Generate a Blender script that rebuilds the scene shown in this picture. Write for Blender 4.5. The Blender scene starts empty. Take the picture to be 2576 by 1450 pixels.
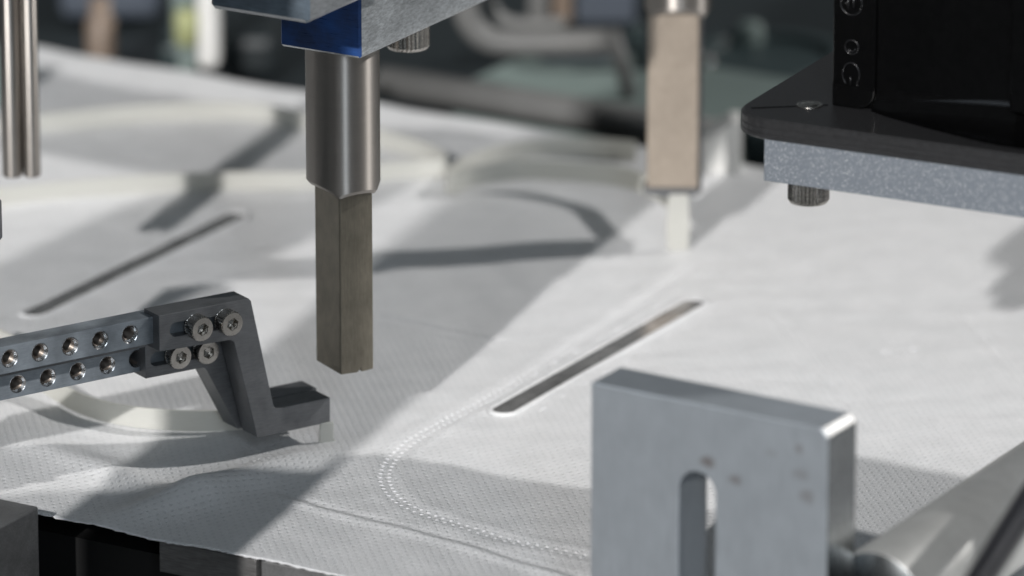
import bpy, bmesh, math, random
from mathutils import Vector, Matrix
random.seed(7)
sc = bpy.context.scene
S = 0.001                                   # everything below is written in millimetres
R = math.radians
# ------------------------------------------------------------------ camera
PITCH, DIST, FPX = R(18.0), 1530.0, 16600.0    # FPX: focal length in pixels of a 2576 px wide frame
CAM = Vector((0, -DIST*math.cos(PITCH), DIST*math.sin(PITCH)))
FW = Vector((0, math.cos(PITCH), -math.sin(PITCH))); UP = Vector((0, math.sin(PITCH), math.cos(PITCH))); RT = Vector((1, 0, 0))
cd = bpy.data.cameras.new('camera'); cam = bpy.data.objects.new('camera', cd); sc.collection.objects.link(cam)
cam.location = CAM*S; cam.rotation_euler = (R(90)-PITCH, 0, 0)
cd.sensor_width = 36; cd.lens = 36*FPX/2576; cd.clip_start = 0.05; cd.clip_end = 60
cd.dof.use_dof = True; cd.dof.focus_distance = 1392*S; cd.dof.aperture_fstop = 12.0; cd.dof.aperture_blades = 0
sc.camera = cam
# ------------------------------------------------------------------ world, lamps, exposure
w = bpy.data.worlds.new('World'); sc.world = w; w.use_nodes = True
bg = w.node_tree.nodes['Background']; bg.inputs[0].default_value = (0.80, 0.90, 0.96, 1); bg.inputs[1].default_value = 0.09
sc.view_settings.view_transform = 'Standard'; sc.view_settings.look = 'None'; sc.view_settings.exposure = 0; sc.view_settings.gamma = 1
def lamp(name, az, el, dist, power, radius, col, spot=R(26), aim=(20, -60, 20)):
    d = Vector((math.cos(R(az))*math.cos(R(el)), math.sin(R(az))*math.cos(R(el)), math.sin(R(el))))
    l = bpy.data.lights.new(name, 'SPOT'); l.energy = power; l.shadow_soft_size = radius*S; l.color = col
    l.spot_size = spot; l.spot_blend = 0.3
    o = bpy.data.objects.new(name, l); sc.collection.objects.link(o)
    o.location = (Vector(aim)+d*dist)*S; o.rotation_euler = d.to_track_quat('Z', 'Y').to_euler()
    return o
lamp('side_lamp', 11, 38, 6500, 1040, 90, (1.0, 0.98, 0.96))
lamp('front_lamp', -110, 24.7, 6500, 1800, 64, (1.0, 0.98, 0.965))
wd = bpy.data.lights.new('window_light', 'AREA'); wd.shape = 'RECTANGLE'; wd.size = 0.3; wd.size_y = 1.5; wd.energy = 20; wd.color = (0.80, 0.90, 1.0)
wo = bpy.data.objects.new('window_light', wd); sc.collection.objects.link(wo)      # tall narrow window behind the camera, to the right
wo.location = (0.45, -3.0, 1.1); wo.rotation_euler = (Vector(wo.location)-Vector((0, -0.1, 0.05))).to_track_quat('Z', 'Y').to_euler()
# ------------------------------------------------------------------ helpers
Uh = Vector((math.cos(R(-30)), math.sin(R(-30)), 0)); Vh = Vector((math.sin(R(30)), math.cos(R(30)), 0)); Zh = Vector((0, 0, 1))
def UV(u, v, z=0): return Uh*u + Vh*v + Zh*z
def ray(x, y): return FW + RT*((x-1288)/FPX) - UP*((y-725)/FPX)
def G(x, y, z=0.0):                          # picture point on the level z
    r = ray(x, y); return CAM + r*((z-CAM.z)/r.z)
def AtY(x, y, Y):                            # picture point on the upright plane at depth Y
    r = ray(x, y); return CAM + r*((Y-CAM.y)/r.y)
def toUV(p): return (p.dot(Uh), p.dot(Vh), p.z)
def link(o): sc.collection.objects.link(o); return o
def obj(name, bm, mat, parent=None, loc=(0, 0, 0), rz=0.0, bevel=0, seg=2, smooth=False, label=None, angle=35):
    bmesh.ops.recalc_face_normals(bm, faces=bm.faces)
    bmesh.ops.scale(bm, vec=(S, S, S), verts=bm.verts)
    me = bpy.data.meshes.new(name); bm.to_mesh(me); bm.free()
    for m in (mat if isinstance(mat, (list, tuple)) else [mat]): me.materials.append(m)
    if smooth: me.shade_smooth()
    o = link(bpy.data.objects.new(name, me))
    o.location = Vector(loc)*S; o.rotation_euler = (0, 0, rz)
    if parent: o.parent = parent
    if bevel:
        b = o.modifiers.new('bevel', 'BEVEL'); b.width = bevel*S; b.segments = seg; b.limit_method = 'ANGLE'; b.angle_limit = R(angle); b.harden_normals = False
    if label: o['label'] = label
    return o
def thing(name, label, cat, loc=(0, 0, 0), rz=0.0, group=None):
    o = link(bpy.data.objects.new(name, None)); o.empty_display_size = 0.005
    o.location = Vector(loc)*S; o.rotation_euler = (0, 0, rz)
    tag(o, label, cat, group); return o
def tag(o, label, cat, group=None):
    o['label'] = label; o['category'] = cat
    if group: o['group'] = group
    return o
def box(bm, x0, x1, y0, y1, z0, z1):
    vs = [bm.verts.new((x, y, z)) for x in (x0, x1) for y in (y0, y1) for z in (z0, z1)]
    for f in ((0, 1, 3, 2), (4, 6, 7, 5), (0, 4, 5, 1), (2, 3, 7, 6), (0, 2, 6, 4), (1, 5, 7, 3)): bm.faces.new([vs[i] for i in f])
    return vs
def boxbm(*a): bm = bmesh.new(); box(bm, *a); return bm
def prism(outer, holes, y0, y1, bm=None):
    """outline (x, z) with holes, run from y0 (front) to y1"""
    bm = bm or bmesh.new()
    for y in (y0, y1):
        es = []
        for loop in [outer]+holes:
            vs = [bm.verts.new((x, y, z)) for x, z in loop]
            es += [bm.edges.new((vs[i], vs[(i+1) % len(vs)])) for i in range(len(vs))]
        if holes: bmesh.ops.triangle_fill(bm, edges=es, use_beauty=True)
        else: bmesh.ops.contextual_create(bm, geom=es)
    for loop in [outer]+holes:
        a = [bm.verts.new((x, y0, z)) for x, z in loop]; b = [bm.verts.new((x, y1, z)) for x, z in loop]
        n = len(loop)
        for i in range(n): bm.faces.new((a[i], a[(i+1) % n], b[(i+1) % n], b[i]))
    bmesh.ops.remove_doubles(bm, verts=bm.verts, dist=0.001)
    return bm
def circ(cx, cz, r, n=32, a0=0): return [(cx+r*math.cos(a0+2*math.pi*i/n), cz+r*math.sin(a0+2*math.pi*i/n)) for i in range(n)]
def stadium(x0, z0, x1, z1, r, n=12):
    a = math.atan2(z1-z0, x1-x0); pts = []
    for (cx, cz, s) in ((x1, z1, a-math.pi/2), (x0, z0, a+math.pi/2)):
        pts += [(cx+r*math.cos(s+math.pi*i/n), cz+r*math.sin(s+math.pi*i/n)) for i in range(n+1)]
    return pts
def fillet(poly, idx, r, n=6):
    out = []
    for i, p in enumerate(poly):
        if i not in idx: out.append(p); continue
        p = Vector(p); a = (Vector(poly[i-1])-p).normalized(); b = (Vector(poly[(i+1) % len(poly)])-p).normalized()
        rr = idx[i] if isinstance(idx, dict) else r
        ang = a.angle(b); t = rr/math.tan(ang/2); c = p+(a+b).normalized()*(rr/math.sin(ang/2))
        s, e = p+a*t-c, p+b*t-c
        for k in range(n+1):
            q = s.lerp(e, k/n); out.append(tuple(c+q.normalized()*rr))
    return out
def lathe(prof, n=48, knurl=None, bm=None, cap0=True, cap1=True):
    """profile (r, z); knurl = (first, last, depth): ring indices whose radius alternates"""
    bm = bm or bmesh.new(); rings = []
    for k, (r, z) in enumerate(prof):
        ring = []
        for i in range(n):
            rr = r - (knurl[2] if knurl and knurl[0] <= k <= knurl[1] and i % 2 else 0)
            a = 2*math.pi*i/n; ring.append(bm.verts.new((rr*math.cos(a), rr*math.sin(a), z)))
        rings.append(ring)
    for a, b in zip(rings, rings[1:]):
        for i in range(n): bm.faces.new((a[i], a[(i+1) % n], b[(i+1) % n], b[i]))
    if cap0: bm.faces.new(rings[0])
    if cap1: bm.faces.new(rings[-1])
    return bm
def tube(pts, r, n=12, bm=None, cap=True):
    bm = bm or bmesh.new(); rings = []; pts = [Vector(p) for p in pts]
    for i, p in enumerate(pts):
        t = (pts[min(i+1, len(pts)-1)]-pts[max(i-1, 0)]).normalized()
        ref = Vector((0, 0, 1)) if abs(t.z) < 0.95 else Vector((1, 0, 0))
        a = t.cross(ref).normalized(); b = t.cross(a); rr = r[i] if isinstance(r, (list, tuple)) else r
        rings.append([bm.verts.new(p+(a*math.cos(2*math.pi*k/n)+b*math.sin(2*math.pi*k/n))*rr) for k in range(n)])
    for a, b in zip(rings, rings[1:]):
        for i in range(n): bm.faces.new((a[i], a[(i+1) % n], b[(i+1) % n], b[i]))
    if cap: bm.faces.new(rings[0]); bm.faces.new(rings[-1])
    return bm
def spline(pts, n=8, closed=False):
    P = [Vector(p) for p in pts]; out = []
    for i in range(len(P)-1):
        p0, p1, p2, p3 = P[max(i-1, 0)], P[i], P[i+1], P[min(i+2, len(P)-1)]
        for k in range(n):
            t = k/n
            out.append(0.5*((2*p1)+(p2-p0)*t+(2*p0-5*p1+4*p2-p3)*t*t+(3*p1-p0-3*p2+p3)*t**3))
    out.append(P[-1]); return out
def strip(pts, h, t, bm=None, lean=None):
    """flat band standing on edge along pts, h high, t thick"""
    bm = bm or bmesh.new(); rows = []
    for i, p in enumerate(pts):
        d = pts[min(i+1, len(pts)-1)]-pts[max(i-1, 0)]
        s = Vector((-d.y, d.x, 0)); s = s.normalized() if s.length > 1e-6 else Vector((0, 1, 0))
        l = s*((lean[i] if lean else 0)*h); up = Vector((0, 0, h))
        rows.append([bm.verts.new(q) for q in (p-s*t/2, p+s*t/2, p+s*t/2+up+l, p-s*t/2+up+l)])
    for a, b in zip(rows, rows[1:]):
        for k in range(4): bm.faces.new((a[k], a[(k+1) % 4], b[(k+1) % 4], b[k]))
    bm.faces.new(rows[0]); bm.faces.new(rows[-1]); return bm
# ------------------------------------------------------------------ materials
class M:
    pass
def mat(name, col, rough=0.5, metal=0.0, **kw):
    m = bpy.data.materials.new(name); m.use_nodes = True; nt = m.node_tree; b = nt.nodes['Principled BSDF']
    b.inputs['Base Color'].default_value = (*col, 1); b.inputs['Roughness'].default_value = rough; b.inputs['Metallic'].default_value = metal
    for k, v in kw.items(): b.inputs[k.replace('_', ' ')].default_value = v
    return m, nt, b
def N(nt, typ, **kw):
    n = nt.nodes.new(typ)
    for k, v in kw.items():
        if hasattr(n, k): setattr(n, k, v)
        else: n.inputs[k.replace('_', ' ')].default_value = v
    return n
def coords(nt, scale=(1, 1, 1), rot=(0, 0, 0)):
    tc = N(nt, 'ShaderNodeTexCoord'); mp = N(nt, 'ShaderNodeMapping'); nt.links.new(tc.outputs['Object'], mp.inputs[0])
    mp.inputs['Scale'].default_value = [s/S for s in scale]; mp.inputs['Rotation'].default_value = rot   # scale is per millimetre
    return mp.outputs[0]
def ramp(nt, fac, stops):
    r = N(nt, 'ShaderNodeValToRGB'); nt.links.new(fac, r.inputs[0]); e = r.color_ramp.elements
    while len(e) < len(stops): e.new(0.5)
    for el, (p, c) in zip(e, stops): el.position = p; el.color = (*c, 1) if len(c) == 3 else c
    return r.outputs[0]
def metal(name, col, rough, brush=(0.15, 6, 6), amount=0.18, bump=0.25, speck=0.0, patches=0.12, met=1.0, rot=(0, 0, 0), warm=None):
    """metal with brushed grain (brush = noise frequency per mm along x, y, z), cloudy wear and fine scratches"""
    m, nt, b = mat(name, col, rough, met)
    c = coords(nt, brush, rot)
    g = N(nt, 'ShaderNodeTexNoise', Scale=1.0, Detail=4.0, Roughness=0.65); nt.links.new(c, g.inputs['Vector'])
    p = N(nt, 'ShaderNodeTexNoise', Scale=1.0, Detail=5.0, Roughness=0.6); nt.links.new(coords(nt, (0.13, 0.13, 0.13)), p.inputs['Vector'])
    lo = tuple(x*(1-patches*1.6) for x in col); hi = tuple(min(1, x*(1+patches)) for x in col)
    if warm: lo = warm
    base = ramp(nt, p.outputs[0], [(0.32, lo), (0.66, hi)])
    mx = N(nt, 'ShaderNodeMix', data_type='RGBA', blend_type='MULTIPLY'); mx.inputs[0].default_value = 1.0
    nt.links.new(base, mx.inputs[6]); nt.links.new(ramp(nt, g.outputs[0], [(0.3, (1-amount,)*3), (0.7, (1, 1, 1))]), mx.inputs[7])
    nt.links.new(mx.outputs[2], b.inputs['Base Color'])
    rr = N(nt, 'ShaderNodeMapRange'); rr.inputs[3].default_value = max(0.04, rough-0.10); rr.inputs[4].default_value = rough+0.12
    nt.links.new(g.outputs[0], rr.inputs[0]); nt.links.new(rr.outputs[0], b.inputs['Roughness'])
    bp = N(nt, 'ShaderNodeBump', Strength=bump, Distance=0.03*S); nt.links.new(g.outputs[0], bp.inputs['Height']); nt.links.new(bp.outputs[0], b.inputs['Normal'])
    return m
M.alu = metal('machined_aluminium', (0.60, 0.62, 0.64), 0.30, (0.5, 3, 3))
M.alu_scratch = metal('scratched_aluminium', (0.66, 0.69, 0.71), 0.36, (1.5, 0.7, 2.2), amount=0.5, bump=0.8, patches=0.08, met=0.6)
M.alu_plate = metal('sawn_aluminium', (0.46, 0.48, 0.50), 0.30, (6, 0.35, 2.5), amount=0.4, bump=0.9, met=0.6)
M.alu_end = metal('dull_sawn_end', (0.21, 0.26, 0.31), 0.38, (0.3, 4, 4), amount=0.3, bump=0.4, patches=0.2, met=0.5)
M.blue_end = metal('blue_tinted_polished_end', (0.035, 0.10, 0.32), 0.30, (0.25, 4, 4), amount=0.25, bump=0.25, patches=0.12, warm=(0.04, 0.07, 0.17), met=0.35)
M.steel = metal('ground_steel', (0.43, 0.40, 0.37), 0.20, (0.04, 0.04, 9), amount=0.06, bump=0.03, patches=0.03)
for m_ in (M.steel,):
    nt = m_.node_tree; b_ = nt.nodes['Principled BSDF']; tg = nt.nodes.new('ShaderNodeTangent'); tg.direction_type = 'RADIAL'; tg.axis = 'Z'
    nt.links.new(tg.outputs[0], b_.inputs['Tangent']); b_.inputs['Anisotropic'].default_value = 0.92; b_.inputs['Anisotropic Rotation'].default_value = 0.25
    for l in list(b_.inputs['Roughness'].links): nt.links.remove(l)
    b_.inputs['Roughness'].default_value = 0.45
M.dark_steel = metal('grey_milled_steel', (0.195, 0.20, 0.208), 0.42, (0.35, 3, 5), amount=0.35, bump=0.5, patches=0.12, rot=(0, R(10), 0), met=0.55)
M.arm_steel = metal('blue_grey_steel', (0.30, 0.335, 0.37), 0.38, (0.4, 2, 6), amount=0.22, bump=0.25, patches=0.2, met=0.5)
M.screw = metal('nickel_screw', (0.52, 0.495, 0.46), 0.24, (3, 3, 3), amount=0.2, bump=0.15, patches=0.15)
M.thread = metal('dark_thread', (0.16, 0.135, 0.115), 0.4, (2, 2, 2), met=0.7)
M.hole = metal('bright_cut_thread', (0.60, 0.60, 0.60), 0.25, (2, 2, 2), amount=0.3, bump=0.3)
M.bronze = metal('horn_bronze', (0.25, 0.226, 0.18), 0.44, (4, 4, 0.35), amount=0.25, bump=0.45, patches=0.13, met=0.75)
M.satin = metal('satin_bar', (0.62, 0.62, 0.60), 0.40, (2.5, 2.5, 2.5), amount=0.12, bump=0.5, patches=0.05, met=0.72)
M.strip = metal('bright_nose_wire', (0.58, 0.565, 0.55), 0.16, (0.5, 0.05, 1), amount=0.3, bump=0.8, patches=0.3, met=0.72)
M.black_block = metal('dark_cast_steel', (0.30, 0.30, 0.30), 0.42, (3.2, 3.2, 3.2), amount=0.4, bump=0.9, patches=0.15, met=0.6)
M.under = metal('milled_block', (0.22, 0.215, 0.21), 0.4, (0.25, 0.25, 4.5), amount=0.55, bump=0.8, rot=(0, R(18), 0), met=0.5)
def simple(name, col, rough=0.5, metal_=0.0, grain=0.12, freq=0.4, bump=0.2, **kw):
    m, nt, b = mat(name, col, rough, metal_, **kw)
    n = N(nt, 'ShaderNodeTexNoise', Scale=1.0, Detail=5.0, Roughness=0.6); nt.links.new(coords(nt, (freq,)*3), n.inputs['Vector'])
    nt.links.new(ramp(nt, n.outputs[0], [(0.3, tuple(x*(1-grain) for x in col)), (0.7, tuple(min(1, x*(1+grain)) for x in col))]), b.inputs['Base Color'])
    bp = N(nt, 'ShaderNodeBump', Strength=bump, Distance=0.04*S); nt.links.new(n.outputs[0], bp.inputs['Height']); nt.links.new(bp.outputs[0], b.inputs['Normal'])
    return m
def fabric_mat():
    m, nt, b = mat('pinpoint_nonwoven', (0.80, 0.80, 0.805), 0.55, 0.0, Specular_IOR_Level=0.35)
    # staggered pin bonds on the measured lattice a, b (mm, in the sheet's own axes)
    tc = N(nt, 'ShaderNodeTexCoord'); c = N(nt, 'ShaderNodeVectorMath', operation='MULTIPLY_ADD'); nt.links.new(tc.outputs['Object'], c.inputs[0])
    wn = N(nt, 'ShaderNodeTexNoise', Scale=1.0, Detail=2.0); nt.links.new(coords(nt, (0.55, 0.55, 0.55)), wn.inputs['Vector'])
    ws = N(nt, 'ShaderNodeVectorMath', operation='SCALE'); nt.links.new(wn.outputs['Color'], ws.inputs[0]); ws.inputs[3].default_value = 0.9
    c.inputs[1].default_value = (1/S, 1/S, 1/S); nt.links.new(ws.outputs[0], c.inputs[2])
    rot = lambda x, y: (x*math.cos(R(30))-y*math.sin(R(30)), x*math.sin(R(30))+y*math.cos(R(30)))
    (ax_, ay_), (bx_, by_) = rot(0.37, -2.0), rot(-1.55, -1.0); det = ax_*by_-ay_*bx_
    def wave(vx, vy):
        d = N(nt, 'ShaderNodeVectorMath', operation='DOT_PRODUCT'); nt.links.new(c.outputs[0], d.inputs[0]); d.inputs[1].default_value = (2*math.pi*vx, 2*math.pi*vy, 0)
        k = N(nt, 'ShaderNodeMath', operation='COSINE'); nt.links.new(d.outputs['Value'], k.inputs[0]); return k.outputs[0]
    mul = N(nt, 'ShaderNodeMath', operation='ADD'); nt.links.new(wave(by_/det, -bx_/det), mul.inputs[0]); nt.links.new(wave(-ay_/det, ax_/det), mul.inputs[1])
    pins = N(nt, 'ShaderNodeMapRange', interpolation_type='SMOOTHSTEP'); nt.links.new(mul.outputs[0], pins.inputs[0])
    pins.inputs[1].default_value = 0.7; pins.inputs[2].default_value = 1.85; pins.inputs[3].default_value = 1.0; pins.inputs[4].default_value = 0.25
    fib = N(nt, 'ShaderNodeTexNoise', Scale=1.0, Detail=6.0, Roughness=0.7, Distortion=1.2); nt.links.new(coords(nt, (2.6, 4.2, 3)), fib.inputs['Vector'])
    cl = N(nt, 'ShaderNodeTexNoise', Scale=1.0, Detail=7.0, Roughness=0.72); nt.links.new(coords(nt, (0.11, 0.11, 0.11)), cl.inputs['Vector'])
    h = N(nt, 'ShaderNodeMath', operation='MULTIPLY_ADD'); nt.links.new(fib.outputs[0], h.inputs[0]); h.inputs[1].default_value = 1.0; nt.links.new(pins.outputs[0], h.inputs[2])
    bp = N(nt, 'ShaderNodeBump', Strength=0.85, Distance=0.17*S); nt.links.new(h.outputs[0], bp.inputs['Height']); nt.links.new(bp.outputs[0], b.inputs['Normal'])
    col = N(nt, 'ShaderNodeMix', data_type='RGBA', blend_type='MULTIPLY'); col.inputs[0].default_value = 1.0
    nt.links.new(ramp(nt, cl.outputs[0], [(0.32, (0.735, 0.74, 0.745)), (0.68, (0.825, 0.825, 0.83))]), col.inputs[6])
    nt.links.new(ramp(nt, pins.outputs[0], [(0.0, (0.90, 0.905, 0.91)), (1.0, (1, 1, 1))]), col.inputs[7]); nt.links.new(col.outputs[2], b.inputs['Base Color'])
    rr = N(nt, 'ShaderNodeMapRange'); nt.links.new(fib.outputs[0], rr.inputs[0]); rr.inputs[1].default_value = 0.35; rr.inputs[2].default_value = 0.7; rr.inputs[3].default_value = 0.25; rr.inputs[4].default_value = 0.7
    nt.links.new(rr.outputs[0], b.inputs['Roughness'])
    return m
M.fabric = fabric_mat()
M.weld = simple('fused_weld', (0.74, 0.74, 0.75), 0.45, bump=0.3, freq=1.5)
def elastic_mat():
    m, nt, b = mat('cream_elastic', (0.79, 0.785, 0.745), 0.5)
    n = N(nt, 'ShaderNodeTexNoise', Scale=1.0, Detail=4.0); nt.links.new(coords(nt, (0.6, 0.6, 7)), n.inputs['Vector'])
    nt.links.new(ramp(nt, n.outputs[0], [(0.3, (0.74, 0.735, 0.69)), (0.7, (0.81, 0.805, 0.77))]), b.inputs['Base Color'])
    t = N(nt, 'ShaderNodeBsdfTranslucent'); t.inputs[0].default_value = (0.79, 0.785, 0.74, 1)
    mx = N(nt, 'ShaderNodeMixShader'); mx.inputs[0].default_value = 0.45; out = nt.nodes['Material Output']
    nt.links.new(b.outputs[0], mx.inputs[1]); nt.links.new(t.outputs[0], mx.inputs[2]); nt.links.new(mx.outputs[0], out.inputs[0])
    bp = N(nt, 'ShaderNodeBump', Strength=0.4, Distance=0.05*S); nt.links.new(n.outputs[0], bp.inputs['Height']); nt.links.new(bp.outputs[0], b.inputs['Normal'])
    return m
M.elastic = elastic_mat()
M.gloss_black = simple('glossy_black_plastic', (0.0022, 0.0022, 0.0023), 0.10, grain=0.2, freq=0.5, bump=0.0, Specular_IOR_Level=0.2)
M.relief = simple('raised_black_lettering', (0.010, 0.010, 0.011), 0.25, grain=0.2)
M.flange_black = simple('satin_black_plastic', (0.020, 0.020, 0.021), 0.42, grain=0.3, freq=1.2, bump=0.5)
def flake_mat():
    m, nt, b = mat('metallic_grey_blue_paint', (0.20, 0.235, 0.29), 0.5, 0.35)
    v = N(nt, 'ShaderNodeTexVoronoi', Scale=1.0); nt.links.new(coords(nt, (6, 6, 6)), v.inputs['Vector'])
    s = N(nt, 'ShaderNodeSeparateColor'); nt.links.new(v.outputs['Color'], s.inputs[0])
    nt.links.new(ramp(nt, s.outputs[0], [(0.0, (0.185, 0.205, 0.235)), (0.9, (0.225, 0.25, 0.28)), (0.97, (0.60, 0.61, 0.62))]), b.inputs['Base Color'])
    ad = N(nt, 'ShaderNodeBump', Strength=0.12, Distance=0.08*S); nt.links.new(s.outputs[1], ad.inputs['Height']); nt.links.new(ad.outputs[0], b.inputs['Normal'])
    nt.links.new(ramp(nt, s.outputs[2], [(0.0, (0.3,)*3), (1.0, (0.6,)*3)]), b.inputs['Roughness'])
    return m
M.flake = flake_mat()
def block_mat():
    m = metal('stained_aluminium', (0.475, 0.515, 0.555), 0.33, (2.2, 3, 0.12), amount=0.10, bump=0.10, patches=0.04, met=0.6)
    nt = m.node_tree; b = nt.nodes['Principled BSDF']; src = b.inputs['Base Color'].links[0].from_socket
    c = N(nt, 'ShaderNodeTexCoord').outputs['Object']; acc = None
    for (x, z, rx, rz, k) in STAINS:
        mp = N(nt, 'ShaderNodeMapping'); nt.links.new(c, mp.inputs[0]); mp.vector_type = 'POINT'
        mp.inputs['Scale'].default_value = (1/(rx*S), 0.0, 1/(rz*S)); mp.inputs['Location'].default_value = (-x/rx, 0, -z/rz)
        wob = N(nt, 'ShaderNodeTexNoise', Scale=2.2, Detail=3.0); nt.links.new(mp.outputs[0], wob.inputs['Vector'])
        ln = N(nt, 'ShaderNodeVectorMath', operation='LENGTH'); nt.links.new(mp.outputs[0], ln.inputs[0])
        ad = N(nt, 'ShaderNodeMath', operation='ADD'); nt.links.new(ln.outputs['Value'], ad.inputs[0]); nt.links.new(wob.outputs[0], ad.inputs[1])
        mr = N(nt, 'ShaderNodeMapRange', interpolation_type='SMOOTHSTEP'); nt.links.new(ad.outputs[0], mr.inputs[0])
        mr.inputs[1].default_value = 0.7; mr.inputs[2].default_value = 1.6; mr.inputs[3].default_value = k; mr.inputs[4].default_value = 0
        if acc is None: acc = mr.outputs[0]
        else:
            a = N(nt, 'ShaderNodeMath', operation='MAXIMUM'); nt.links.new(acc, a.inputs[0]); nt.links.new(mr.outputs[0], a.inputs[1]); acc = a.outputs[0]
    mx = N(nt, 'ShaderNodeMix', data_type='RGBA'); nt.links.new(acc, mx.inputs[0]); nt.links.new(src, mx.inputs[6]); mx.inputs[7].default_value = (0.20, 0.165, 0.15, 1)
    nt.links.new(mx.outputs[2], b.inputs['Base Color'])
    return m
M.dark = simple('black_machine_paint', (0.012, 0.014, 0.015), 0.5)
M.void = simple('black_base_casting', (0.003, 0.003, 0.0032), 0.6)
M.teal = simple('dark_teal_paint', (0.013, 0.018, 0.020), 0.5, freq=0.01)
M.rubber = simple('black_cable_jacket', (0.012, 0.012, 0.015), 0.38, freq=1.5)
# ------------------------------------------------------------------ setting: table top and machine wall behind
t = obj('table_top', boxbm(-1500, 1500, -900, 1600, -330, -320), M.dark, bevel=0); t['kind'] = 'structure'
# ------------------------------------------------------------------ the white sheet
V0, V1, U0, U1 = -182.5, 114.2, -235, 330
SLOTS = [(42.0, -78.5, 12.5), (-85.2, -73.5, 17.0), (169.2, -78.5, 12.5)]     # u, v from, v to
ridge_a, ridge_b = G(300, 1300), G(840, 1135)
half = [(28.5, 33), (31.5, -10), (34.2, -57.6), (34.6, -95), (36.2, -112), (41.5, -126), (50, -136), (60, -141.8), (81, -146.4), (104, -147.2)]
SEAM = [(Vector((*a_, 0)), Vector((*b_, 0))) for a_, b_ in zip(half, half[1:])]
FOLDS = [((63.9, 11.4), (104.2, -33.1)), ((96.8, 37.1), (132.1, -1.3)), ((-14, -33.6), (14.5, -33.7))]
def sheet_h(p, u, v):
    h = 0.35*math.sin(u*0.043+1.3)*math.sin(v*0.051+0.4) + 0.2*math.sin(u*0.13+v*0.09)
    d = ridge_b-ridge_a; L = d.length; d = d/L
    s = (p-ridge_a).dot(d)/L; n = (p-ridge_a).dot(Vector((-d.y, d.x, 0)))
    env = math.exp(-((s-0.33)/0.30)**2)+0.45*math.exp(-((s-0.8)/0.22)**2)
    w = 7.0 if n < 0 else 5.0
    h += 3.6*env*math.exp(-(n/w)**2) - 0.9*env*math.exp(-((n-13)/6)**2)
    # soft fold running with the front edge on the left
    h += 1.2*math.exp(-((v+150+0.18*(u+20))/5)**2)*math.exp(-((u+10)/26)**2)
    # pressed crease towards the front edge on the right
    cr = -146.6-0.157*(u-31.5)
    if u > 22: h += (0.45*math.exp(-((v-cr+2.2)/1.9)**2)-0.40*math.exp(-((v-cr)/1.2)**2))*min(1, (u-22)/15)
    if 24 < u < 108 and v < 40:                # sheet pressed down along the double weld
        q = Vector((u, v, 0)); dm = 9
        for a_, b_ in SEAM:
            e_ = b_-a_; t_ = max(0, min(1, (q-a_).dot(e_)/e_.length_squared)); dm = min(dm, (q-a_-e_*t_).length)
        if dm < 6: h += -0.2*math.exp(-(dm/1.6)**2) + 0.12*math.exp(-((dm-3.4)/1.1)**2)
    for (ua, va), (ub, vb) in FOLDS:
        L_ = math.hypot(ub-ua, vb-va); s_ = ((u-ua)*(ub-ua)+(v-va)*(vb-va))/L_; n_ = ((u-ua)*(vb-va)-(v-va)*(ub-ua))/L_
        if -2 < s_ < L_+2 and abs(n_) < 5: h += -0.30*math.exp(-(n_/0.9)**2) + 0.20*math.exp(-((abs(n_)-2.2)/1.0)**2)
    h += 0.10*math.sin(u*0.31+1.7*math.sin(v*0.11))*math.sin(v*0.27+1.1*math.sin(u*0.07))
    for su, a, b in SLOTS:                     # edges lifted round each nose wire
        dv = max(a-v, v-b, 0); du = abs(u-su); r = math.hypot(max(du-3.2, 0), dv)
        h += 0.22*math.exp(-(r/1.6)**2)*(1.0 if u > su else 0.8)
        if du < 2.4 and dv == 0: h -= 0.9
    return h
bm = bmesh.new()
def steps():
    us = []; u = U0
    while u < U1:
        us.append(u)
        du = min(abs(u-s[0]) for s in SLOTS)
        u += 0.6 if du < 7 else (1.0 if -30 < u < 135 else 2.0)
    return us+[U1]
us = steps(); vs = []; v = V0
while v < V1: vs.append(v); v += 1.0 if v < 40 else 2.2
vs.append(V1)
rows = []
for i, u in enumerate(us):
    row = []
    for j, v in enumerate(vs):
        vv = v + (random.gauss(0, 0.16) if j == 0 else 0)
        p = UV(u, vv); row.append(bm.verts.new((u, vv, sheet_h(p, u, vv))))
    rows.append(row)
for a, b in zip(rows, rows[1:]):
    for j in range(len(vs)-1): bm.faces.new((a[j], a[j+1], b[j+1], b[j]))
ROT = R(-30)
sheet = obj('fabric_sheet', bm, M.fabric, rz=ROT, smooth=True)
tag(sheet, 'white dimpled nonwoven fabric sheet spread across the table with curved stitch lines', 'fabric')
so = sheet.modifiers.new('thickness', 'SOLIDIFY'); so.thickness = 0.2*S; so.offset = -1 if sheet.data.polygons[0].normal.z > 0 else 1
def bead(bm, u, v, a, lx, ly, hz):
    z = sheet_h(UV(u, v), u, v)-0.05; ca, sa = math.cos(a), math.sin(a); ring = []; ring2 = []
    for k in range(8):
        x, y = lx*math.cos(k*math.pi/4), ly*math.sin(k*math.pi/4)
        ring.append(bm.verts.new((u+x*ca-y*sa, v+x*sa+y*ca, z))); ring2.append(bm.verts.new((u+0.45*(x*ca-y*sa), v+0.45*(x*sa+y*ca), z+hz)))
    for k in range(8): bm.faces.new((ring[k], ring[(k+1) % 8], ring2[(k+1) % 8], ring2[k]))
    bm.faces.new(ring2)
def march(pts, step):
    out = []; acc = 0
    for a, b in zip(pts, pts[1:]):
        L = (b-a).length; t = (step-acc) if acc else 0
        while t < L: out.append((a.lerp(b, t/L), (b-a)/L)); t += step
        acc = (acc+L) % step if L else acc
    return out
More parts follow.
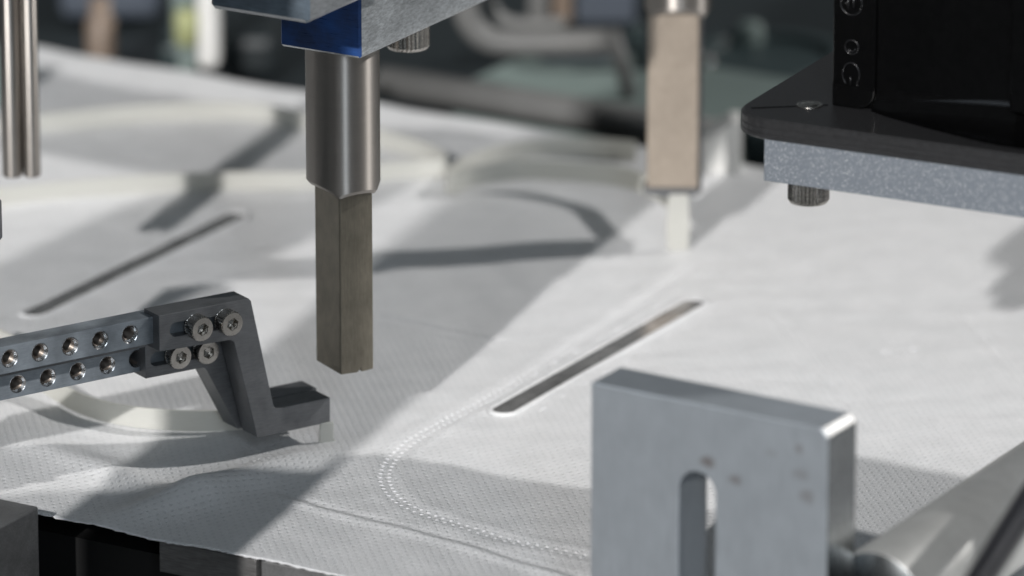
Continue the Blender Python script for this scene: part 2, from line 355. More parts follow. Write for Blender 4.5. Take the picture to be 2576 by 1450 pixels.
def seam(path, off, pitch, l, wd, hz, rows=(-1, 1), name='weld_seam', across=False):
    bm = bmesh.new()
    for p, d in march(spline([(a, b, 0) for a, b in path], 10), pitch):
        n = Vector((-d.y, d.x, 0)); a = math.atan2(d.y, d.x)+(math.pi/2 if across else 0)
        for s in rows:
            q = p+n*off*s; bead(bm, q.x, q.y, a, l, wd, hz)
    o = obj(name, bm, M.weld, sheet, smooth=True); o['kind'] = 'stuff'; return o
seam(half, 1.0, 2.3, 0.70, 0.5, 0.24, across=True)
seam([(63.9, 11.4), (104.2, -33.1)], 0, 1.5, 0.5, 0.3, 0.08, rows=(0,), name='fold_seam')
seam([(96.8, 37.1), (132.1, -1.3)], 0, 1.5, 0.5, 0.3, 0.08, rows=(0,), name='fold_seam')
seam([(-14, -33.6), (14.5, -33.7)], 0, 1.9, 0.9, 0.5, -0.3, rows=(0,), name='centre_seam')
seam([(-11, -136), (34, -130.5)], 1.1, 2.3, 0.8, 0.45, -0.25, name='cross_seam')
# pressed emblem of short marks
bm = bmesh.new(); ec = toUV(G(2262, 880))
for k in range(11):
    a = k*2*math.pi/11; bead(bm, ec[0]+3.4*math.cos(a), ec[1]+4.2*math.sin(a), a, 1.1, 0.6, 0.16)
for k in range(5): bead(bm, ec[0]+(k-2)*1.5, ec[1]+(k-2)*1.2, 0.6, 0.9, 0.5, 0.16)
eo = obj('pressed_emblem', bm, M.weld, sheet, smooth=True); eo['kind'] = 'stuff'
for su, a, b in SLOTS:
    bm = bmesh.new()
    ol = stadium(a+2.2, 0, b-2.2, 0, 2.2, 8)
    top = [bm.verts.new((su+z*1.15, x, 0.28)) for x, z in ol]; bm.faces.new(top)
    lo = [bm.verts.new((su+z*1.15, x, -0.25)) for x, z in ol]; n = len(ol)
    for i in range(n): bm.faces.new((top[i], top[(i+1) % n], lo[(i+1) % n], lo[i]))
    obj('nose_wire', bm, M.strip, sheet)
    bm = bmesh.new(); ol = stadium(a+2.2, 0, b-2.2, 0, 3.1, 10)
    pts = [Vector((su+z, x, -0.12)) for x, z in ol]; pts.append(pts[0].copy()); tube(pts, 0.75, 8, bm, cap=False)
    obj('slot_lip', bm, M.fabric, sheet, smooth=True)
    bm = bmesh.new()
    for k in range(9): bead(bm, su+6.5, a+8+k*9.5, math.pi/2, 2.3, 0.55, 0.22)
    for k in range(9): bead(bm, su-6.5, a+8+k*9.5, math.pi/2, 2.3, 0.55, 0.22)
    o = obj('tack_weld', bm, M.weld, sheet, smooth=True); o['kind'] = 'stuff'
# ------------------------------------------------------------------ screws
def screw(rad, height, hexr, parent, loc, axis, name='screw', n=56, groove=0.06):
    """socket head cap screw, axis = direction the socket faces; loc = centre of the socket face"""
    q = Vector((0, 0, 1)).rotation_difference(Vector(axis)).to_matrix().to_4x4()
    ch = rad*0.09
    bm = lathe([(rad*0.97, -height), (rad*0.97, -height+0.1*rad), (rad, -height+0.12*rad), (rad, -ch*1.6), (rad-ch, 0.0)], n, (2, 3, rad*groove), cap1=False)
    ring = sorted([v for v in bm.verts if abs(v.co.z) < 1e-6], key=lambda v: math.atan2(v.co.y, v.co.x))
    inner = [bm.verts.new((hexr*math.cos(math.pi/3*i), hexr*math.sin(math.pi/3*i), 0)) for i in range(6)]
    es = [bm.edges.get((ring[i], ring[(i+1) % n])) or bm.edges.new((ring[i], ring[(i+1) % n])) for i in range(n)]
    es += [bm.edges.new((inner[i], inner[(i+1) % 6])) for i in range(6)]
    bmesh.ops.triangle_fill(bm, edges=es, use_beauty=True)
    o = obj(name, bm, M.screw, parent, smooth=False)
    o.matrix_local = Matrix.Translation(Vector(loc)*S) @ q @ Matrix.Rotation(random.uniform(0, 1.05), 4, 'Z')
    bm = bmesh.new(); prof = [(hexr, 0.0), (hexr*0.96, -0.06*rad), (hexr*0.96, -height*0.55), (0.01, -height*0.68)]; rs = []
    for r, z in prof: rs.append([bm.verts.new((r*math.cos(math.pi/3*i), r*math.sin(math.pi/3*i), z)) for i in range(6)])
    for a, b in zip(rs, rs[1:]):
        for i in range(6): bm.faces.new((a[i], a[(i+1) % 6], b[(i+1) % 6], b[i]))
    h = obj('hex_socket', bm, M.screw, o)
    for f in h.data.polygons: pass
    return o
def copy_tree(o, parent=None):
    c = o.copy(); link(c)
    for k in ('label', 'category', 'group'):
        if parent is not None and k in c and k == 'category': del c[k]
    c.parent = parent
    for ch in list(o.children): copy_tree(ch, c)
    return c
# ------------------------------------------------------------------ gripper
GY = R(34); G0 = G(831, 1062, 4.5)
gr = thing('gripper', 'dark grey steel gripper with drilled arms and slotted jaws, at the front left', 'gripper', (G0.x, G0.y, 0), GY, 'elastic grippers over the sheet')
fa = [(0, 4.5), (0, 10.1), (-14.2, 10.2), (-19.7, 35.6), (-20.3, 36.3), (-42.6, 36.5), (-42.6, 28.5), (-24.2, 27.8), (-18.5, 4.5)]
fa = fillet(fa, {2: 1.2, 7: 1.5}, 1)
obj('jaw', prism(fa, [stadium(-38.4, 32.7, -25.5, 32.1, 1.55)], 0.0, 6.2), M.dark_steel, gr, bevel=0.12)
fb = [(1.0, 4.6), (1.0, 10.1), (-15.2, 10.2), (-19.4, 28.2), (-42.0, 28.3), (-42.0, 20.4), (-27.2, 20.2), (-19.2, 4.6)]
fb = fillet(fb, {2: 1.2, 6: 1.5}, 1)
obj('jaw', prism(fb, [stadium(-39.2, 24.3, -25.5, 23.9, 1.55)], 6.9, 13.0), M.dark_steel, gr, bevel=0.12)
def hole_part(cx, y, cz):
    bm = bmesh.new(); prof = [(2.0, 0.02), (1.85, 0.12), (1.42, 0.75)]
    for k in range(9): prof += [(1.42, 0.8+k*0.5), (1.18, 1.05+k*0.5)]
    rs = []
    for r, d in prof: rs.append([bm.verts.new((cx+r*math.cos(2*math.pi*i/28), y+d, cz+r*math.sin(2*math.pi*i/28))) for i in range(28)])
    for a, b in zip(rs, rs[1:]):
        for i in range(28): bm.faces.new((a[i], a[(i+1) % 28], b[(i+1) % 28], b[i]))
    bm.faces.new(rs[-1])
    o = obj('threaded_hole', bm, [M.hole, M.thread], gr)
    for k, f in enumerate(o.data.polygons): f.material_index = 0 if k < 56 else 1
    return o
hA = [(-48.3-7.3*k, 32.75+0.03*k) for k in range(8)]
obj('arm_bar', prism([(-24, 29.7), (-24, 35.5), (-110, 35.9), (-110, 29.7)], [circ(x, z, 2.0, 28) for x, z in hA], 2.5, 7.8), M.arm_steel, gr, bevel=0.1, label='upper drilled arm bar')
for x, z in hA: hole_part(x, 2.5, z)
hB = [(-42.6-7.3*k, 24.3-0.03*k) for k in range(8)]
obj('arm_bar', prism([(-24, 21.4), (-24, 27.2), (-110, 27.4), (-110, 21.2)], [circ(x, z, 1.95, 28) for x, z in hB], 9.4, 14.0), M.arm_steel, gr, bevel=0.1, label='lower drilled arm bar')
for x, z in hB: hole_part(x, 9.4, z)
obj('arm_spacer', boxbm(-110, -24, 7.0, 13.0, 27.5, 29.6), M.dark_steel, gr)
for (x, z) in ((-33.6, 32.6), (-26.2, 32.4)): screw(2.75, 3.2, 1.45, gr, (x, -3.0, z), (0, -1, 0))
for (x, z) in ((-34.5, 24.4), (-27.6, 24.2)): screw(2.75, 2.4, 1.45, gr, (x, 4.6, z), (0, -1, 0))
# the far gripper, mirrored towards the far weld point
fg = G(1708, 640)
g2 = thing('gripper', 'dark gripper jaw tip under the tan far plunger, holding a white elastic', 'gripper', (fg.x-5, fg.y+3, 0), 0, 'elastic grippers over the sheet')
obj('jaw', prism([(3.9, 9.5), (3.6, 12.6), (-3.4, 13.9), (-3.4, 15.6), (9.6, 15.6), (9.6, 13.9), (6.4, 12.6), (6.0, 9.5)], [], 0, 5), M.dark_steel, g2, bevel=0.3)
obj('jaw_leg', boxbm(3.5, 10.5, 5.2, 11, 12.5, 58), M.dark_steel, g2, bevel=0.4)
# ------------------------------------------------------------------ press heads
ax = G(869, 1102)
ph = thing('press_head', 'steel press head with blue ended beam and brown square plunger, hanging in front centre left', 'press head', (ax.x, ax.y, 0), 0, 'press heads over the sheet')
def sleeve_bm(r, z0, z1, hx, hy, yaw):
    bm = bmesh.new(); n = 96; bot = []; mid = []; up = []
    for i in range(n):
        a = 2*math.pi*i/n; x, y = math.cos(a-yaw), math.sin(a-yaw)
        d = min(hx/max(abs(x), 1e-6), hy/max(abs(y), 1e-6))            # distance to the plunger face in this direction
        g = max(0, r-d); z = z0 + 0.75*g*(1 if g > 0 else 0)
        bot.append(bm.verts.new(((r-0.55)*math.cos(a), (r-0.55)*math.sin(a), z))); mid.append(bm.verts.new((r*math.cos(a), r*math.sin(a), z+0.8))); up.append(bm.verts.new((r*math.cos(a), r*math.sin(a), z0+7)))
    top = [bm.verts.new((r*math.cos(2*math.pi*i/n), r*math.sin(2*math.pi*i/n), z1)) for i in range(n)]
    for a, b in ((bot, mid), (mid, up), (up, top)):
        for i in range(n): bm.faces.new((a[i], a[(i+1) % n], b[(i+1) % n], b[i]))
    c = bm.verts.new((0, 0, z0+2.2))
    for i in range(n): bm.faces.new((bot[i], bot[(i+1) % n], c))
    return bm
def crisp(o, a=30):
    m = o.modifiers.new('split', 'EDGE_SPLIT'); m.split_angle = R(a)
obj('sleeve', sleeve_bm(7.95, 55.6, 89.2, 4.1, 5.7, R(30)), M.steel, ph, smooth=True); crisp(ph.children[0])
pl = prism([(-4.05, 16.7), (-4.05, 63), (4.05, 63), (4.05, 16.7), (1.15, 16.5), (0.75, 17.3), (0.3, 16.5)], [], -5.6, 5.6)
obj('plunger', pl, M.bronze, ph, rz=R(30), bevel=0.35, seg=3)
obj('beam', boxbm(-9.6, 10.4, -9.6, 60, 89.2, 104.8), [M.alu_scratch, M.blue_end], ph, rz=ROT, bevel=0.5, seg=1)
pu, pv, _ = toUV(Vector((ax.x, ax.y, 0)))
obj('upper_plate', boxbm(13.6-pu, 37.6-pu, -149.0-pv, -108-pv, 105, 124), [M.alu_plate, M.alu_end], ph, rz=ROT, bevel=0.9, seg=1)
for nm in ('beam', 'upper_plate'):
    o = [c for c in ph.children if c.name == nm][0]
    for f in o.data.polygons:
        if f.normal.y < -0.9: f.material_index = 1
so_ = screw(4.75, 7.6, 2.6, ph, UV(0.4, 26.5, 81.5), (0, 0, -1), n=64, groove=0.035)
fx = G(1702, 640)
p2 = thing('press_head', 'steel press head with tan square plunger, blurred behind at the right of centre', 'press head', (fx.x, fx.y+5, 0), 0, 'press heads over the sheet')
M.tan = metal('worn_horn_alloy', (0.345, 0.29, 0.235), 0.5, (0.8, 0.8, 0.6), amount=0.15, bump=0.3, patches=0.08, met=0.15)
obj('sleeve', sleeve_bm(7.95, 57.0, 89.2, 4.3, 5.9, R(-92)), M.steel, p2, smooth=True); crisp(p2.children[0])
obj('beam', boxbm(-10.4, 9.6, -104, 130, 89.2, 104.8), M.alu_scratch, p2, rz=ROT, bevel=0.5, seg=1)
obj('upper_plate', boxbm(-8.4, 15.6, -60, 84, 105, 124), M.alu_plate, p2, rz=ROT, bevel=0.9, seg=1)
obj('crossbar', boxbm(-115, -11, 82, 128, 98, 116), M.alu, p2, rz=ROT, bevel=0.8)
obj('plunger', prism([(-4.1, 16), (-4.1, 63), (4.1, 63), (4.1, 16)], [], -6.0, 6.0), M.tan, p2, rz=R(-92), loc=(-1.0, 0, 0), bevel=0.35, seg=3)
# ------------------------------------------------------------------ elastic bands
def band(label, pts, h, group='ear loop elastics', n=8, t=0.7, lean=None):
    o = obj('elastic_band', strip(spline(pts, n), h, t, lean=lean), M.elastic, smooth=False)
    return tag(o, label, 'elastic', group)
e0 = G0
nb = [G(838, 1113, 0.3), G(836, 1075, 3.6)]
near = [G(720, 1046, 2.5), G(660, 1066, 1.6), G(600, 1080, 1.0), G(480, 1084, 0.6), G(330, 1073, 0.6), G(215, 1045, 0.8), G(130, 1000, 1.2), G(70, 950, 3.0), G(40, 900, 5.0), G(-60, 850, 6)]
band('cream elastic band curving under the front gripper and its jaw', near, 4.6)
o = obj('elastic_tail', prism([(-2.3, 0.2), (-2.0, 4.6), (1.0, 4.6), (0.9, 1.2), (1.4, 0.2)], [], -0.35, 0.35), M.elastic, loc=G(828, 1113), rz=R(18), bevel=0.15)
tag(o, 'short cream elastic end pressed on the sheet below the front jaw tip', 'elastic')
o = obj('elastic_tail', prism([(-2.6, 0.2), (-3.0, 6), (-2.4, 14), (2.2, 14), (2.6, 6), (2.2, 0.2)], [], -0.4, 0.4), M.elastic, loc=G(1707, 632), rz=R(4), bevel=0.15)
tag(o, 'white elastic end hanging under the tan far plunger', 'elastic')
band('cream elastic loop crossing the left half behind the steel sleeve', [G(-60, 340, 0), G(100, 332, 0), G(300, 312, 0), G(480, 302, 0), G(640, 304, 0), G(780, 330, 0), G(960, 372, 0.5), G(1085, 410, 1), G(1120, 440, 1), G(1040, 450, 0), G(900, 460, 0), G(780, 476, 0), G(600, 478, 0), G(390, 486, 0), G(190, 500, 0), G(0, 520, 0), G(-80, 532, 0)], 4.6)
band('pale elastic loop arching left from the tan far plunger', [G(1700, 540, 8), G(1640, 497, 7), G(1560, 470, 5), G(1450, 458, 4), G(1314, 452, 3), G(1200, 466, 2), G(1140, 486, 1), G(1128, 478, 0.4), G(1180, 440, 0), G(1300, 405, 0), G(1450, 395, 0), G(1600, 405, 0)], 5.0)
# ------------------------------------------------------------------ black housing on its grey plate
H0 = G(1921, 455, 74.0); HY = R(-26.5)
hs = thing('black_housing', 'glossy black moulded housing bolted to a grey sparkling plate, at the upper right', 'housing', (H0.x, H0.y, 0), HY)
obj('mounting_plate', boxbm(0, 150, 0, 60, 74.0, 83.0), M.flake, hs, bevel=0.15)
fl = fillet([(-8.2, -0.6), (150, -0.6), (150, 66), (-8.2, 66)], {0: 9.0, 3: 4.0}, 1, n=10)
bm = bmesh.new()
lv = [(-0.35, 83.0), (0, 83.3), (0, 84.0), (-0.12, 84.15), (0, 84.3), (0, 85.3), (-0.12, 85.45), (0, 85.6), (0, 86.9), (-0.5, 87.4)]
rs = []
cx0, cy0 = 70, 33
for off, z in lv: rs.append([bm.verts.new((x+(off if x < cx0 else -off)*-1, y+(off if y < cy0 else -off)*-1, z)) for x, y in fl])
for a, b in zip(rs, rs[1:]):
    for i in range(len(fl)): bm.faces.new((a[i], a[(i+1) % len(fl)], b[(i+1) % len(fl)], b[i]))
bm.faces.new(rs[0]); bm.faces.new(rs[-1])
obj('flange', bm, M.flange_black, hs)
def inH(p): q = p-H0; c, s = math.cos(HY), math.sin(HY); return Vector((q.x*c+q.y*s, -q.x*s+q.y*c, p.z))
b0 = inH(G(2086, 266, 87.4)); bx, by = b0.x, b0.y
# body: bevelled left corner, raised symbol strip, curved skirt that runs out to the flange edge
obj('body', prism([(bx, 87.4), (bx, 190), (bx+130, 190), (bx+130, 87.4)], [], by+0.8, by+52), M.gloss_black, hs, bevel=0.8)
st = fillet([(bx+0.6, 87.5), (bx+0.6, 190), (bx+10.2, 190), (bx+10.2, 87.5)], {3: 4.0}, 1, n=8)
strip_o = obj('symbol_strip', prism(st, [], by, by+2), M.gloss_black, hs, bevel=0.35, seg=3)
bm = bmesh.new(); ringsk = []
for k in range(25):                             # skirt
    s = k/24; x = bx+9.4+s*100; reach = min(by-1.0, 1.0+11*min(1, s*3.2)**0.8); row = []
    for j in range(9):
        a = j/8*math.pi/2; hgt = 3.0+6.0*min(1, s*2)
        row.append(bm.verts.new((x, by+0.9-reach*(1-math.sin(a)) if j < 8 else by+0.9, 87.45+hgt*(1-math.cos(a)))))
    ringsk.append(row)
for a, b in zip(ringsk, ringsk[1:]):
    for j in range(8): bm.faces.new((a[j], a[j+1], b[j+1], b[j]))
obj('skirt', bm, M.gloss_black, hs, smooth=True)
obj('rib', boxbm(bx+41, bx+45, by-3, by+1, 92, 190), M.gloss_black, hs, bevel=0.6)
obj('rib', boxbm(bx+52, bx+53.2, by-1.5, by+1, 88, 190), M.gloss_black, hs, bevel=0.3)
def strip_pt(x, y): # picture point on the strip face, in housing coordinates
    n = Vector((math.sin(HY), -math.cos(HY), 0)); p0 = H0 + Vector((math.cos(HY), math.sin(HY), 0))*bx - n*by
    r = ray(x, y); t_ = (p0-CAM).dot(n)/r.dot(n); return inH(CAM+r*t_)
def relief(name, arcs):
    bm = bmesh.new()
    for pts in arcs: tube(pts, 0.19, 6, bm)
    return obj(name, bm, M.relief, strip_o, smooth=True)
c1 = strip_pt(2142, 10); yy = by-0.02
ring = lambda c, rx, rz, a0, a1, n=30: [Vector((c.x+rx*math.cos(a0+(a1-a0)*i/n), yy, c.z+rz*math.sin(a0+(a1-a0)*i/n))) for i in range(n+1)]
relief('ring_symbol', [ring(c1, 2.4, 2.4, 0, 2*math.pi), [Vector((c1.x-0.7, yy, c1.z-1.3)), Vector((c1.x-0.7, yy, c1.z+1.3))], [Vector((c1.x+0.5, yy, c1.z-1.0)), Vector((c1.x+0.5, yy, c1.z+1.4))], [Vector((c1.x-1.7, yy, c1.z)), Vector((c1.x-0.7, yy, c1.z+0.1))]])
c2 = strip_pt(2143, 119); relief('dot_symbol', [ring(c2, 1.5, 1.5, 0, 2*math.pi), ring(c2, 0.9, 0.9, R(-150), R(-10))])
c3 = strip_pt(2141, 188); relief('turn_symbol', [ring(c3, 1.9, 2.5, R(-50), R(235)), [Vector((c3.x-0.1, yy, c3.z-2.2)), Vector((c3.x-0.1, yy, c3.z-0.4))], [Vector((c3.x+1.2, yy, c3.z-1.9)), Vector((c3.x+1.7, yy, c3.z-2.3))]])
rv = inH(G(2037, 264, 87.5))
bm = lathe([(2.75, 87.38), (2.7, 87.62), (2.2, 87.66), (2.1, 87.5), (1.9, 87.5), (1.75, 87.75), (0.9, 87.9), (0.02, 87.9)], 36)
bmesh.ops.translate(bm, verts=bm.verts, vec=(rv.x, rv.y, 0)); obj('rivet', bm, [M.screw], hs, smooth=True)
la, lb = inH(G(1878, 270, 87.5)), inH(G(2083, 264, 87.5))
obj('parting_line', tube([Vector((la.x+1.0, la.y, 87.42)), Vector((lb.x, lb.y, 87.42))], 0.16, 6), M.gloss_black, hs)
sp = inH(G(2034, 490, 70.0))
screw(4.35, 5.0, 2.3, hs, (sp.x, sp.y, 68.6), (0, 0, -1), n=64, groove=0.06)
# ------------------------------------------------------------------ slotted block in front on the right
BZ = 55.0
ba, bb = G(1487, 962, BZ), G(2068, 1078, BZ); byaw = math.atan2(bb.y-ba.y, bb.x-ba.x); bw = (bb-ba).length
def bpt(x, y):
    n = Vector((math.sin(byaw), -math.cos(byaw), 0)); r = ray(x, y); t_ = (ba-CAM).dot(n)/r.dot(n); q = CAM+r*t_-ba
    return (q.x*math.cos(byaw)+q.y*math.sin(byaw), q.z)
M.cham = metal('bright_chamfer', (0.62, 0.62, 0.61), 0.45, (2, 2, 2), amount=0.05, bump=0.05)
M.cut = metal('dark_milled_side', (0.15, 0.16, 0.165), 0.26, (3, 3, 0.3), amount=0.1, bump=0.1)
STAINS = [(*bpt(1780, 1163), 2.3, 1.6, 0.75), (*bpt(1850, 1208), 2.0, 1.4, 0.55), (*bpt(2010, 1130), 1.3, 1.4, 0.45), (*bpt(2015, 1195), 2.6, 1.6, 0.3), (*bpt(2030, 1250), 2.3, 2.0, 0.42), (*bpt(1940, 1140), 1.8, 1.2, 0.18)]
M.block = block_mat()
sx, sz = bpt(1750, 1235)
outl = [(0, -90), (0, 0), (bw+0.1, 0), (bw+1.5, -1.6), (bw+1.5, -90)]
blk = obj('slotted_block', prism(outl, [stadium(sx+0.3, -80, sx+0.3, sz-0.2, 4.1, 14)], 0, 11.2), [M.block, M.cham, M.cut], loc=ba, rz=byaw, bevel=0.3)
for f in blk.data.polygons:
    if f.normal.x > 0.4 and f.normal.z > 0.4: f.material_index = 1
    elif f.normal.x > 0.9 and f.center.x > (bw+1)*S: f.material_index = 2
tag(blk, 'pale aluminium block with an open slot and brown stains, standing at the front right', 'block')
# ------------------------------------------------------------------ bar, cable, corner block, supports, rod
bu = toUV(G(2140, 1398, 25.5))[0]+5.0
bar = lathe([(10.35, 0), (10.5, 0.15), (10.5, 270)], 64); bmesh.ops.rotate(bar, verts=bar.verts, matrix=Matrix.Rotation(R(-90), 3, 'X')); bmesh.ops.translate(bar, verts=bar.verts, vec=(1.0, -182, 17))
bo = obj('round_bar', bar, [M.satin, M.cut], loc=UV(bu, 0, 0), rz=ROT, smooth=True)
for f in bo.data.polygons:
    if abs(f.normal.y) > 0.9: f.material_index = 1      # sawn dark end
em = bo.modifiers.new('split', 'EDGE_SPLIT'); em.split_angle = R(50)
tag(bo, 'satin round metal bar running away from the slotted block at the lower right', 'bar')
cb = obj('cable', tube(spline([G(2400, 1560, 44), G(2475, 1445, 44), G(2560, 1310, 44), G(2640, 1190, 45), G(2760, 1040, 46)], 8), 2.9, 16), M.rubber, smooth=True)
tag(cb, 'black cable crossing the lower right corner beside the rounded bar', 'cable')
ck = obj('corner_block', boxbm(-64.0, -4.2, -250, -189.8, -58, 5.0), M.black_block, rz=ROT, bevel=0.55, seg=2)
tag(ck, 'dark cast steel block with a bright top edge, in the bottom left corner', 'block')
su = thing('support_block', 'milled steel support block half hidden under the front edge of the sheet', 'support', UV(0, 0, 0), ROT)
obj('milled_face', boxbm(19.4, 43.2, -180.5, -150, -8.2, -1.2), M.under, su, bevel=0.25)
obj('side_step', boxbm(43.4, 66, -179.0, -150, -14, -1.6), M.black_block, su, bevel=0.4)
obj('base', boxbm(-240, 330, -171, 110, -66, -8.6), M.void, su)
gd = thing('guide_rod', 'blurred upright steel rod pair hanging at the left edge', 'rod', AtY(55, 443, -30))
for x, r in ((-2.1, 2.3), (2.3, 2.0)):
    bm = lathe([(r-0.3, 0), (r, 0.4), (r, 60)], 32); bmesh.ops.translate(bm, verts=bm.verts, vec=(x, 0, 0)); obj('rod', bm, M.steel, gd, smooth=True)
obj('rod_web', boxbm(-3.2, 3.2, 0.6, 3.4, 1.2, 60), M.alu, gd, bevel=0.3)
k = G(-30, 612, 20)
eb = obj('edge_bracket', prism([(-12, 0), (-12, 10), (2.2, 10), (3.2, 9), (3.2, 0.9), (2.4, 0)], [], 0, 6), M.dark_steel, loc=G(-30, 612, 52), rz=R(20), bevel=0.2)
tag(eb, 'dark steel bracket corner peeking in at the left edge below the rods', 'bracket')
mp_ = obj('machine_post', boxbm(-21, 21, -15, 15, -60, 520), M.alu, loc=(-125.5, -308, 0), rz=R(-21), bevel=1.5)
tag(mp_, 'square machine frame post standing in front of the sheet, left of the corner block', 'post')
# ------------------------------------------------------------------ blurred machinery behind
M.bg_grey = simple('grey_paint', (0.165, 0.165, 0.16), 0.5, freq=0.05)
M.bg_green = simple('pale_green_paint', (0.22, 0.26, 0.235), 0.5, freq=0.03)
M.bg_white = simple('white_paint', (0.84, 0.83, 0.80), 0.5, freq=0.05)
M.bg_yellow = simple('yellow_green_plastic', (0.42, 0.44, 0.22), 0.5)
M.bg_brown = simple('brown_fitting', (0.22, 0.165, 0.125), 0.5)
M.bg_blue = simple('slate_blue_paint', (0.075, 0.09, 0.115), 0.5)
M.chrome = metal('chrome', (0.75, 0.74, 0.72), 0.12, (1, 1, 1), amount=0.05, bump=0.02)
M.bg_teal = simple('blue_green_paint', (0.034, 0.052, 0.054), 0.45, freq=0.03)
M.bg_aqua = simple('pale_aqua_paint', (0.20, 0.25, 0.235), 0.5, freq=0.03)
def stand(name, x0, x1, ybase, ytop, depth, m, label, cat, bevel=1.0, z=-12.0, yaw=0.0, sink=0.0):
    """upright box whose foot stands at picture line ybase on the rear deck level"""
    a = G(x0, ybase, z); b = AtY(x1, ytop, a.y)
    o = obj(name, boxbm(0, b.x-a.x, 0, depth, -sink, b.z-a.z), m, loc=a, rz=yaw, bevel=bevel); return tag(o, label, cat)
# rear bed: floor plate, green deck, grey rail, dark channel
bed = obj('rear_bed', boxbm(-420, 420, 120, 620, -40, -22), M.teal, rz=ROT, bevel=2); tag(bed, 'dark teal machine bed behind the far edge of the sheet', 'machine bed')
dk = thing('rear_deck', 'pale green grey deck plate with a round rail, behind the sheet at top centre', 'deck', UV(0, 0, 0), ROT)
d0, d1 = toUV(G(1085, 250, -10)), toUV(G(1640, 345, -10))
obj('deck_plate', boxbm(d0[0], d1[0]+20, d0[1]+9, d0[1]+62, -20, -9), M.bg_aqua, dk, bevel=2)
obj('deck_rail', tube([Vector((d0[0]-16, d0[1]+2, -8)), Vector((d1[0]+22, d0[1]+2, -8))], 4.2, 16), M.bg_grey, dk, smooth=True)
pp = thing('bent_pipe', 'grey bent pipe with a slanting leg, blurred behind at top centre', 'pipe', AtY(1400, 110, 190))
off = AtY(1400, 110, 190)
pipe = [AtY(1164, -60, 190), AtY(1168, 0, 190), AtY(1180, 52, 190), AtY(1218, 94, 190), AtY(1275, 108, 190), AtY(1400, 108, 190), AtY(1548, 106, 190)]
obj('bend', tube([p-off for p in spline(pipe, 6)], 3.4, 16), M.bg_grey, pp, smooth=True)
obj('leg', tube([p-off for p in (AtY(1540, 80, 188), AtY(1572, 190, 188), AtY(1592, 300, 188))], 2.0, 12), M.bg_grey, pp, smooth=True)
obj('inner_bend', tube([p-off for p in spline([AtY(1222, -40, 205), AtY(1238, 20, 205), AtY(1268, 52, 205), AtY(1330, 62, 205), AtY(1420, 58, 205)], 5)], 1.9, 12), M.bg_grey, pp, smooth=True)
stand('white_post', 496, 548, 178, -40, 12, M.bg_white, 'white upright post blurred behind, left of the press head', 'post', 2)
stand('green_cabinet', 432, 494, 128, -40, 30, M.bg_aqua, 'pale green cabinet blurred behind, left of the white post', 'cabinet', 2, sink=10)
stand('green_plinth', 405, 492, 200, 112, 26, M.bg_teal, 'dark green plinth below the pale green cabinet, blurred behind', 'plinth', 2, z=-20)
def knob(name, prof, m, x, y, Y, label, cat, group=None, n=24):
    o = obj(name, lathe(prof, n), m, loc=AtY(x, y, Y), smooth=True); return tag(o, label, cat, group)
knob('yellow_knob', [(1.5, -5), (3.2, -4), (3.4, 3), (2.4, 5), (0.05, 5.4)], M.bg_yellow, 470, 70, 225, 'yellow green knob beside the pale green cabinet, blurred behind', 'knob')
knob('brown_fitting', [(3.6, -14), (4.0, -9), (4.0, 6), (3.0, 7), (2.8, 12), (0.05, 12.5)], M.bg_brown, 254, 105, 250, 'brown pipe fitting blurred behind at upper left', 'fitting')
stand('slate_cabinet', 150, 400, 52, -60, 40, M.bg_blue, 'slate blue cabinet blurred behind at upper left', 'cabinet', 3, z=-20)
stand('low_housing', 560, 700, 200, 92, 30, M.teal, 'dark housing blurred behind between the white post and the steel sleeve', 'housing', 3, z=-20)
stand('left_panel', -60, 14, 275, 110, 4, M.bg_aqua, 'pale panel blurred behind the left rods', 'panel', 1, z=0)
stand('grey_bracket', 1330, 1378, 75, -40, 6, M.bg_grey, 'short grey bracket inside the bent pipe, blurred behind', 'bracket', 1)
stand('brown_box', 1385, 1440, 60, -40, 10, M.bg_brown, 'brownish box inside the bent pipe, blurred behind', 'box', 1)
stand('slate_plate', 1450, 1600, 60, -50, 12, M.bg_blue, 'slate plate blurred behind, left of the tan plunger', 'plate', 1)
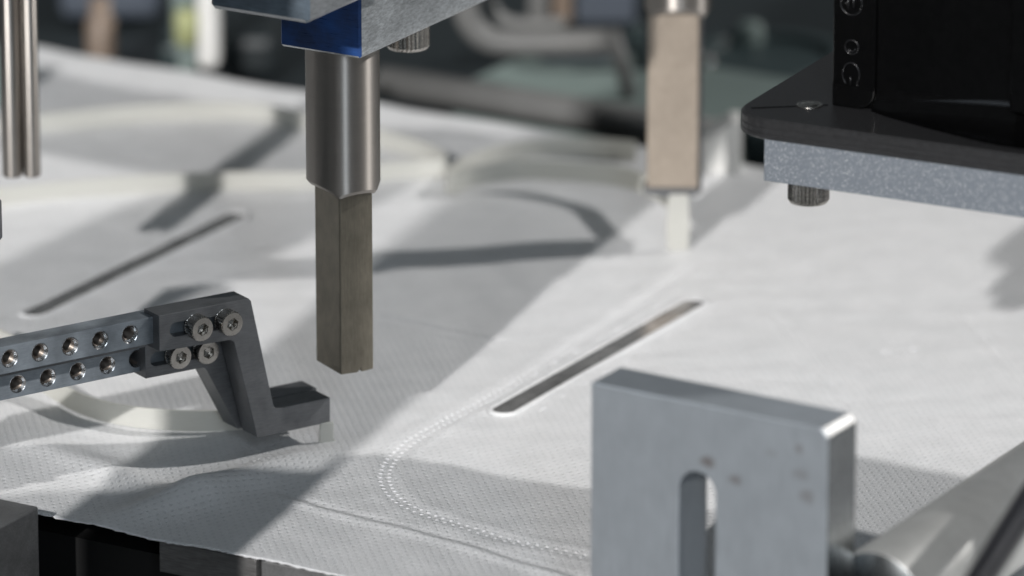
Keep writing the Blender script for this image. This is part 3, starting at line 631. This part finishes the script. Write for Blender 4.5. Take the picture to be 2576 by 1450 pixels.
stand('dark_motor', 1350, 1545, 205, 150, 20, M.bg_blue, 'dark motor body under the bent pipe, blurred behind', 'motor', 4, z=-14)
hoseY = 215
hs1 = obj('air_hose', tube(spline([AtY(1600, 60, hoseY), AtY(1625, 180, hoseY), AtY(1700, 270, hoseY), AtY(1850, 275, hoseY), AtY(2000, 245, hoseY), AtY(2120, 255, hoseY)], 8), 2.2, 12), M.bg_teal, smooth=True); tag(hs1, 'dark green air hose sagging behind the tan plunger', 'hose')
o = obj('turntable_disc', lathe([(21, -3), (23, -2), (23, 1.0), (21.5, 2.2), (17, 2.4), (16.4, 0.4), (0.1, 0.2)], 48), [M.bg_teal], loc=G(1935, 150, -12), smooth=False, bevel=0.3); tag(o, 'dark round disc with a paler rim, blurred behind at upper right', 'disc')
knob('stub_post', [(3.2, -8), (3.6, -7), (3.6, 3), (2.8, 4), (0.05, 4.3)], M.bg_aqua, 1886, 95, 250, 'pale green round stub standing beside the dark disc', 'post')
stand('teal_block', 1872, 2080, 440, 330, 20, M.bg_teal, 'dark teal block behind the sheet, left of the black housing', 'block', 2, z=-14)
wb = G(1766, 436, 0)
o = obj('white_bracket', prism([(0, -6), (0, 8.4), (7.2, 13.0), (9.6, 13.0), (9.6, -6)], [], 0, 10), M.bg_white, loc=wb, bevel=0.5); tag(o, 'white slant topped bracket blurred right of the tan plunger', 'bracket')
for (x, y, Y, r, lab) in ((1343, 205, 215, 2.0, 'shiny bolt head under the bent pipe'), (1779, 139, 190, 1.1, 'upper shiny bolt head right of the tan plunger'), (1788, 160, 190, 1.1, 'lower shiny bolt head right of the tan plunger'), (1568, 288, 165, 1.6, 'shiny bolt head at the foot of the slanting leg'), (1300, 262, 180, 1.5, 'small bolt head on the green grey deck')):
    o = obj('bolt_head', lathe([(r*0.9, -r), (r, -r*0.6), (r, 0), (r*0.85, r*0.5), (r*0.5, r*0.8), (0.02, r*0.95)], 20), M.chrome, loc=AtY(x, y, Y), smooth=True); tag(o, lab, 'bolt', 'bolt heads on the rear machinery')
